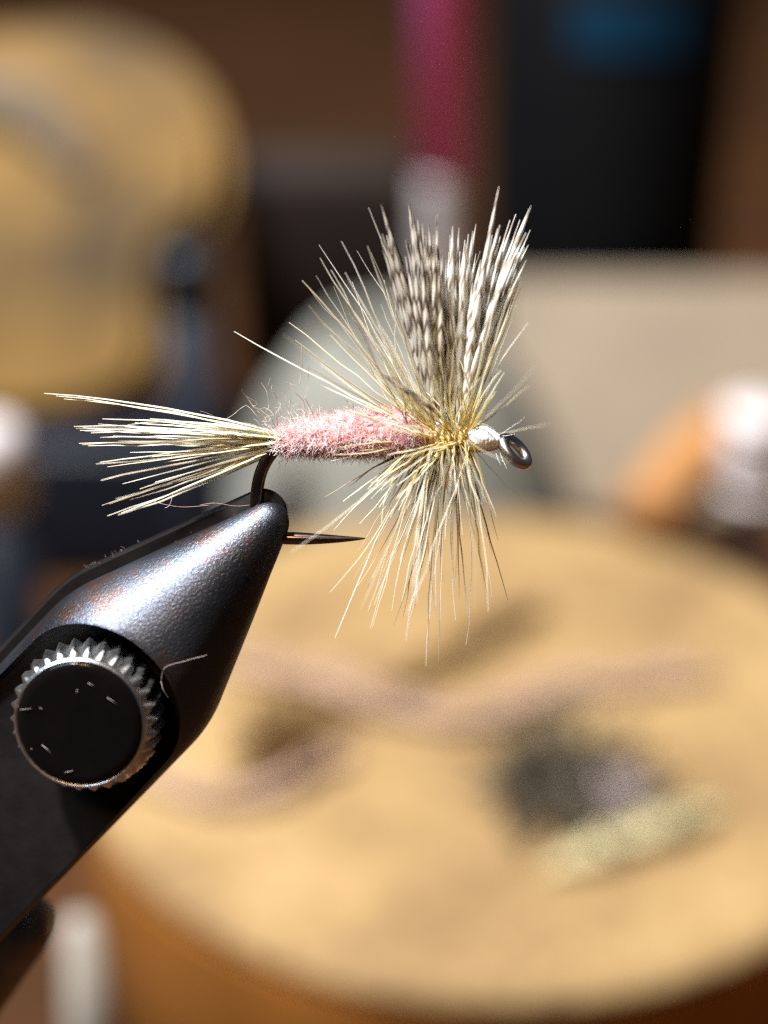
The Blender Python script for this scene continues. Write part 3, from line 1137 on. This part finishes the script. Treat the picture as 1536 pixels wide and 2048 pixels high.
lob.data.set_sharp_from_angle(angle=R(50))
mb = MB()
stp = [on_slab(x, y, .001) for x, y in ((-90, 190), (20, 205), (90, 245), (135, 300), (170, 350))]
mb.tube(spline(stp, 20), [.0060] * 8 + [.006 - .0004 * i for i in range(12)], 12, flat=.35, ref=Vector((0, math.sin(LEAN), math.cos(LEAN))))
mb.build('strap', M['grey_cloth'], carve)
stand = obj('stand', rbox(.075, .03, max(.01, on_slab(150, 850).z - .001), .002), M['navy'], carve)
stand.location = (-.01, .006, 0)

# dark brown pouch behind the tub, added to make that area dark
gy = 0.315
gz = world_z(330, gy)
gx0, gx1 = world_x(455, gy, gz), world_x(860, gy, gz)
slab_root = empty('filler_slab', Matrix.Translation(((gx0 + gx1) / 2, gy + .012, 0.0003)))
tag(slab_root, 'dark brown leather pouch added behind the grey tub', 'slab')
M['filler'] = plain('dark_filler', (0.012, 0.007, 0.005), 0.7, 0, 0.3, 80)
M['filler'].node_tree.nodes['Principled BSDF'].inputs['Specular IOR Level'].default_value = 0.15
obj('slab_body', rbox(gx1 - gx0, .018, gz, .006), M['filler'], slab_root)
fl = obj('front_strip', rbox((gx1 - gx0) * .96, .003, gz * .45, .001), M['filler'], slab_root)
fl.location = (0, -.0108, gz * .5)

# navy post with a slate cap
ny = 0.225
nz_ = world_z(500, ny)
post = empty('navy_post', Matrix.Translation((world_x(372, ny, nz_), ny, 0.0003)))
tag(post, 'dark navy lacquered post with a slate cap beside the tan carving', 'post')
nr = 50 / FPX * .27
obj('shaft', lathe([(0, 0), (nr, 0), (nr, nz_ - .009), (0, nz_ - .009)], 32), M['navy'], post)
obj('post_cap', lathe([(0, nz_ - .0088), (nr * 1.05, nz_ - .0088), (nr * 1.05, nz_ - .002), (nr * .8, nz_), (0, nz_)], 32), M['navy_cap'], post)

# white bottle-cap end peeping in at the picture's edge
wy = 0.19
wz = world_z(850, wy)
wp = empty('white_pot', Matrix.Translation((world_x(-30, wy, wz), wy, 0.0003)))
tag(wp, 'small dark pot with a rounded white lid in front of the tan carving', 'pot')
wr = 72 / FPX * .22
obj('pot_body', lathe([(0, 0), (wr * .9, 0), (wr * .95, wz - .012), (0, wz - .012)], 32), M['navy'], wp)
obj('lid', lathe([(0, wz - .0118), (wr, wz - .0118), (wr, wz - .003), (wr * .85, wz - .0008), (wr * .5, wz), (0, wz)], 32), M['white_plastic'], wp)

# wooden-handled tool leaning at the back edge of the cork block
a = G(1290, 1030, DISC_H + .0055)
b = G(1450, 850, DISC_H + .0065)
hd_ = empty('wooden_dowel', Matrix.Translation(a))
tag(hd_, 'orange wooden dowel resting on the cork and overhanging its back rim', 'dowel')
mb = MB()
d = b - a
mb.tube([d * q for q in (0, .04, .12, .5, .9, 1)], [.003, .0046, .0052, .0053, .0050, .004], 20)
mb.build('grip', M['orange_wood'], hd_)
a = B(1512, 905, .235)
pl = empty('thread_spool', Matrix.Translation((a.x, a.y, .0003)))
tag(pl, 'white thread spool on a dark peg behind the cork block', 'spool')
z_ = a.z
obj('peg', lathe([(0, 0), (.009, 0), (.009, .003), (.0016, .004), (.0016, z_ - .007), (0, z_ - .007)], 24), M['navy'], pl)
obj('flange', lathe([(0, z_ - .0068), (.0056, z_ - .0068), (.0058, z_ - .006), (.0056, z_ - .0052), (0, z_ - .0052)], 32), M['white_plastic'], pl)
obj('thread_winding', lathe([(0, z_ - .005), (.0048, z_ - .005), (.0053, z_), (.0048, z_ + .005), (0, z_ + .005)], 32), M['white_plastic'], pl)
obj('flange', lathe([(0, z_ + .0052), (.0056, z_ + .0052), (.0058, z_ + .006), (.0056, z_ + .0068), (0, z_ + .0068)], 32), M['white_plastic'], pl)

# pale tube under the vise
vy = 0.082
a = B(160, 1850, .145)
tu = empty('pale_tube', Matrix.Translation((a.x, a.y, .0003)))
tag(tu, 'pale grey tube standing beside the block, behind the vise', 'tube')
obj('tube_wall', lathe([(0, 0), (.0026, 0), (.0027, a.z - .016), (.0014, a.z), (0, a.z)], 24), M['pale_tube'], tu)
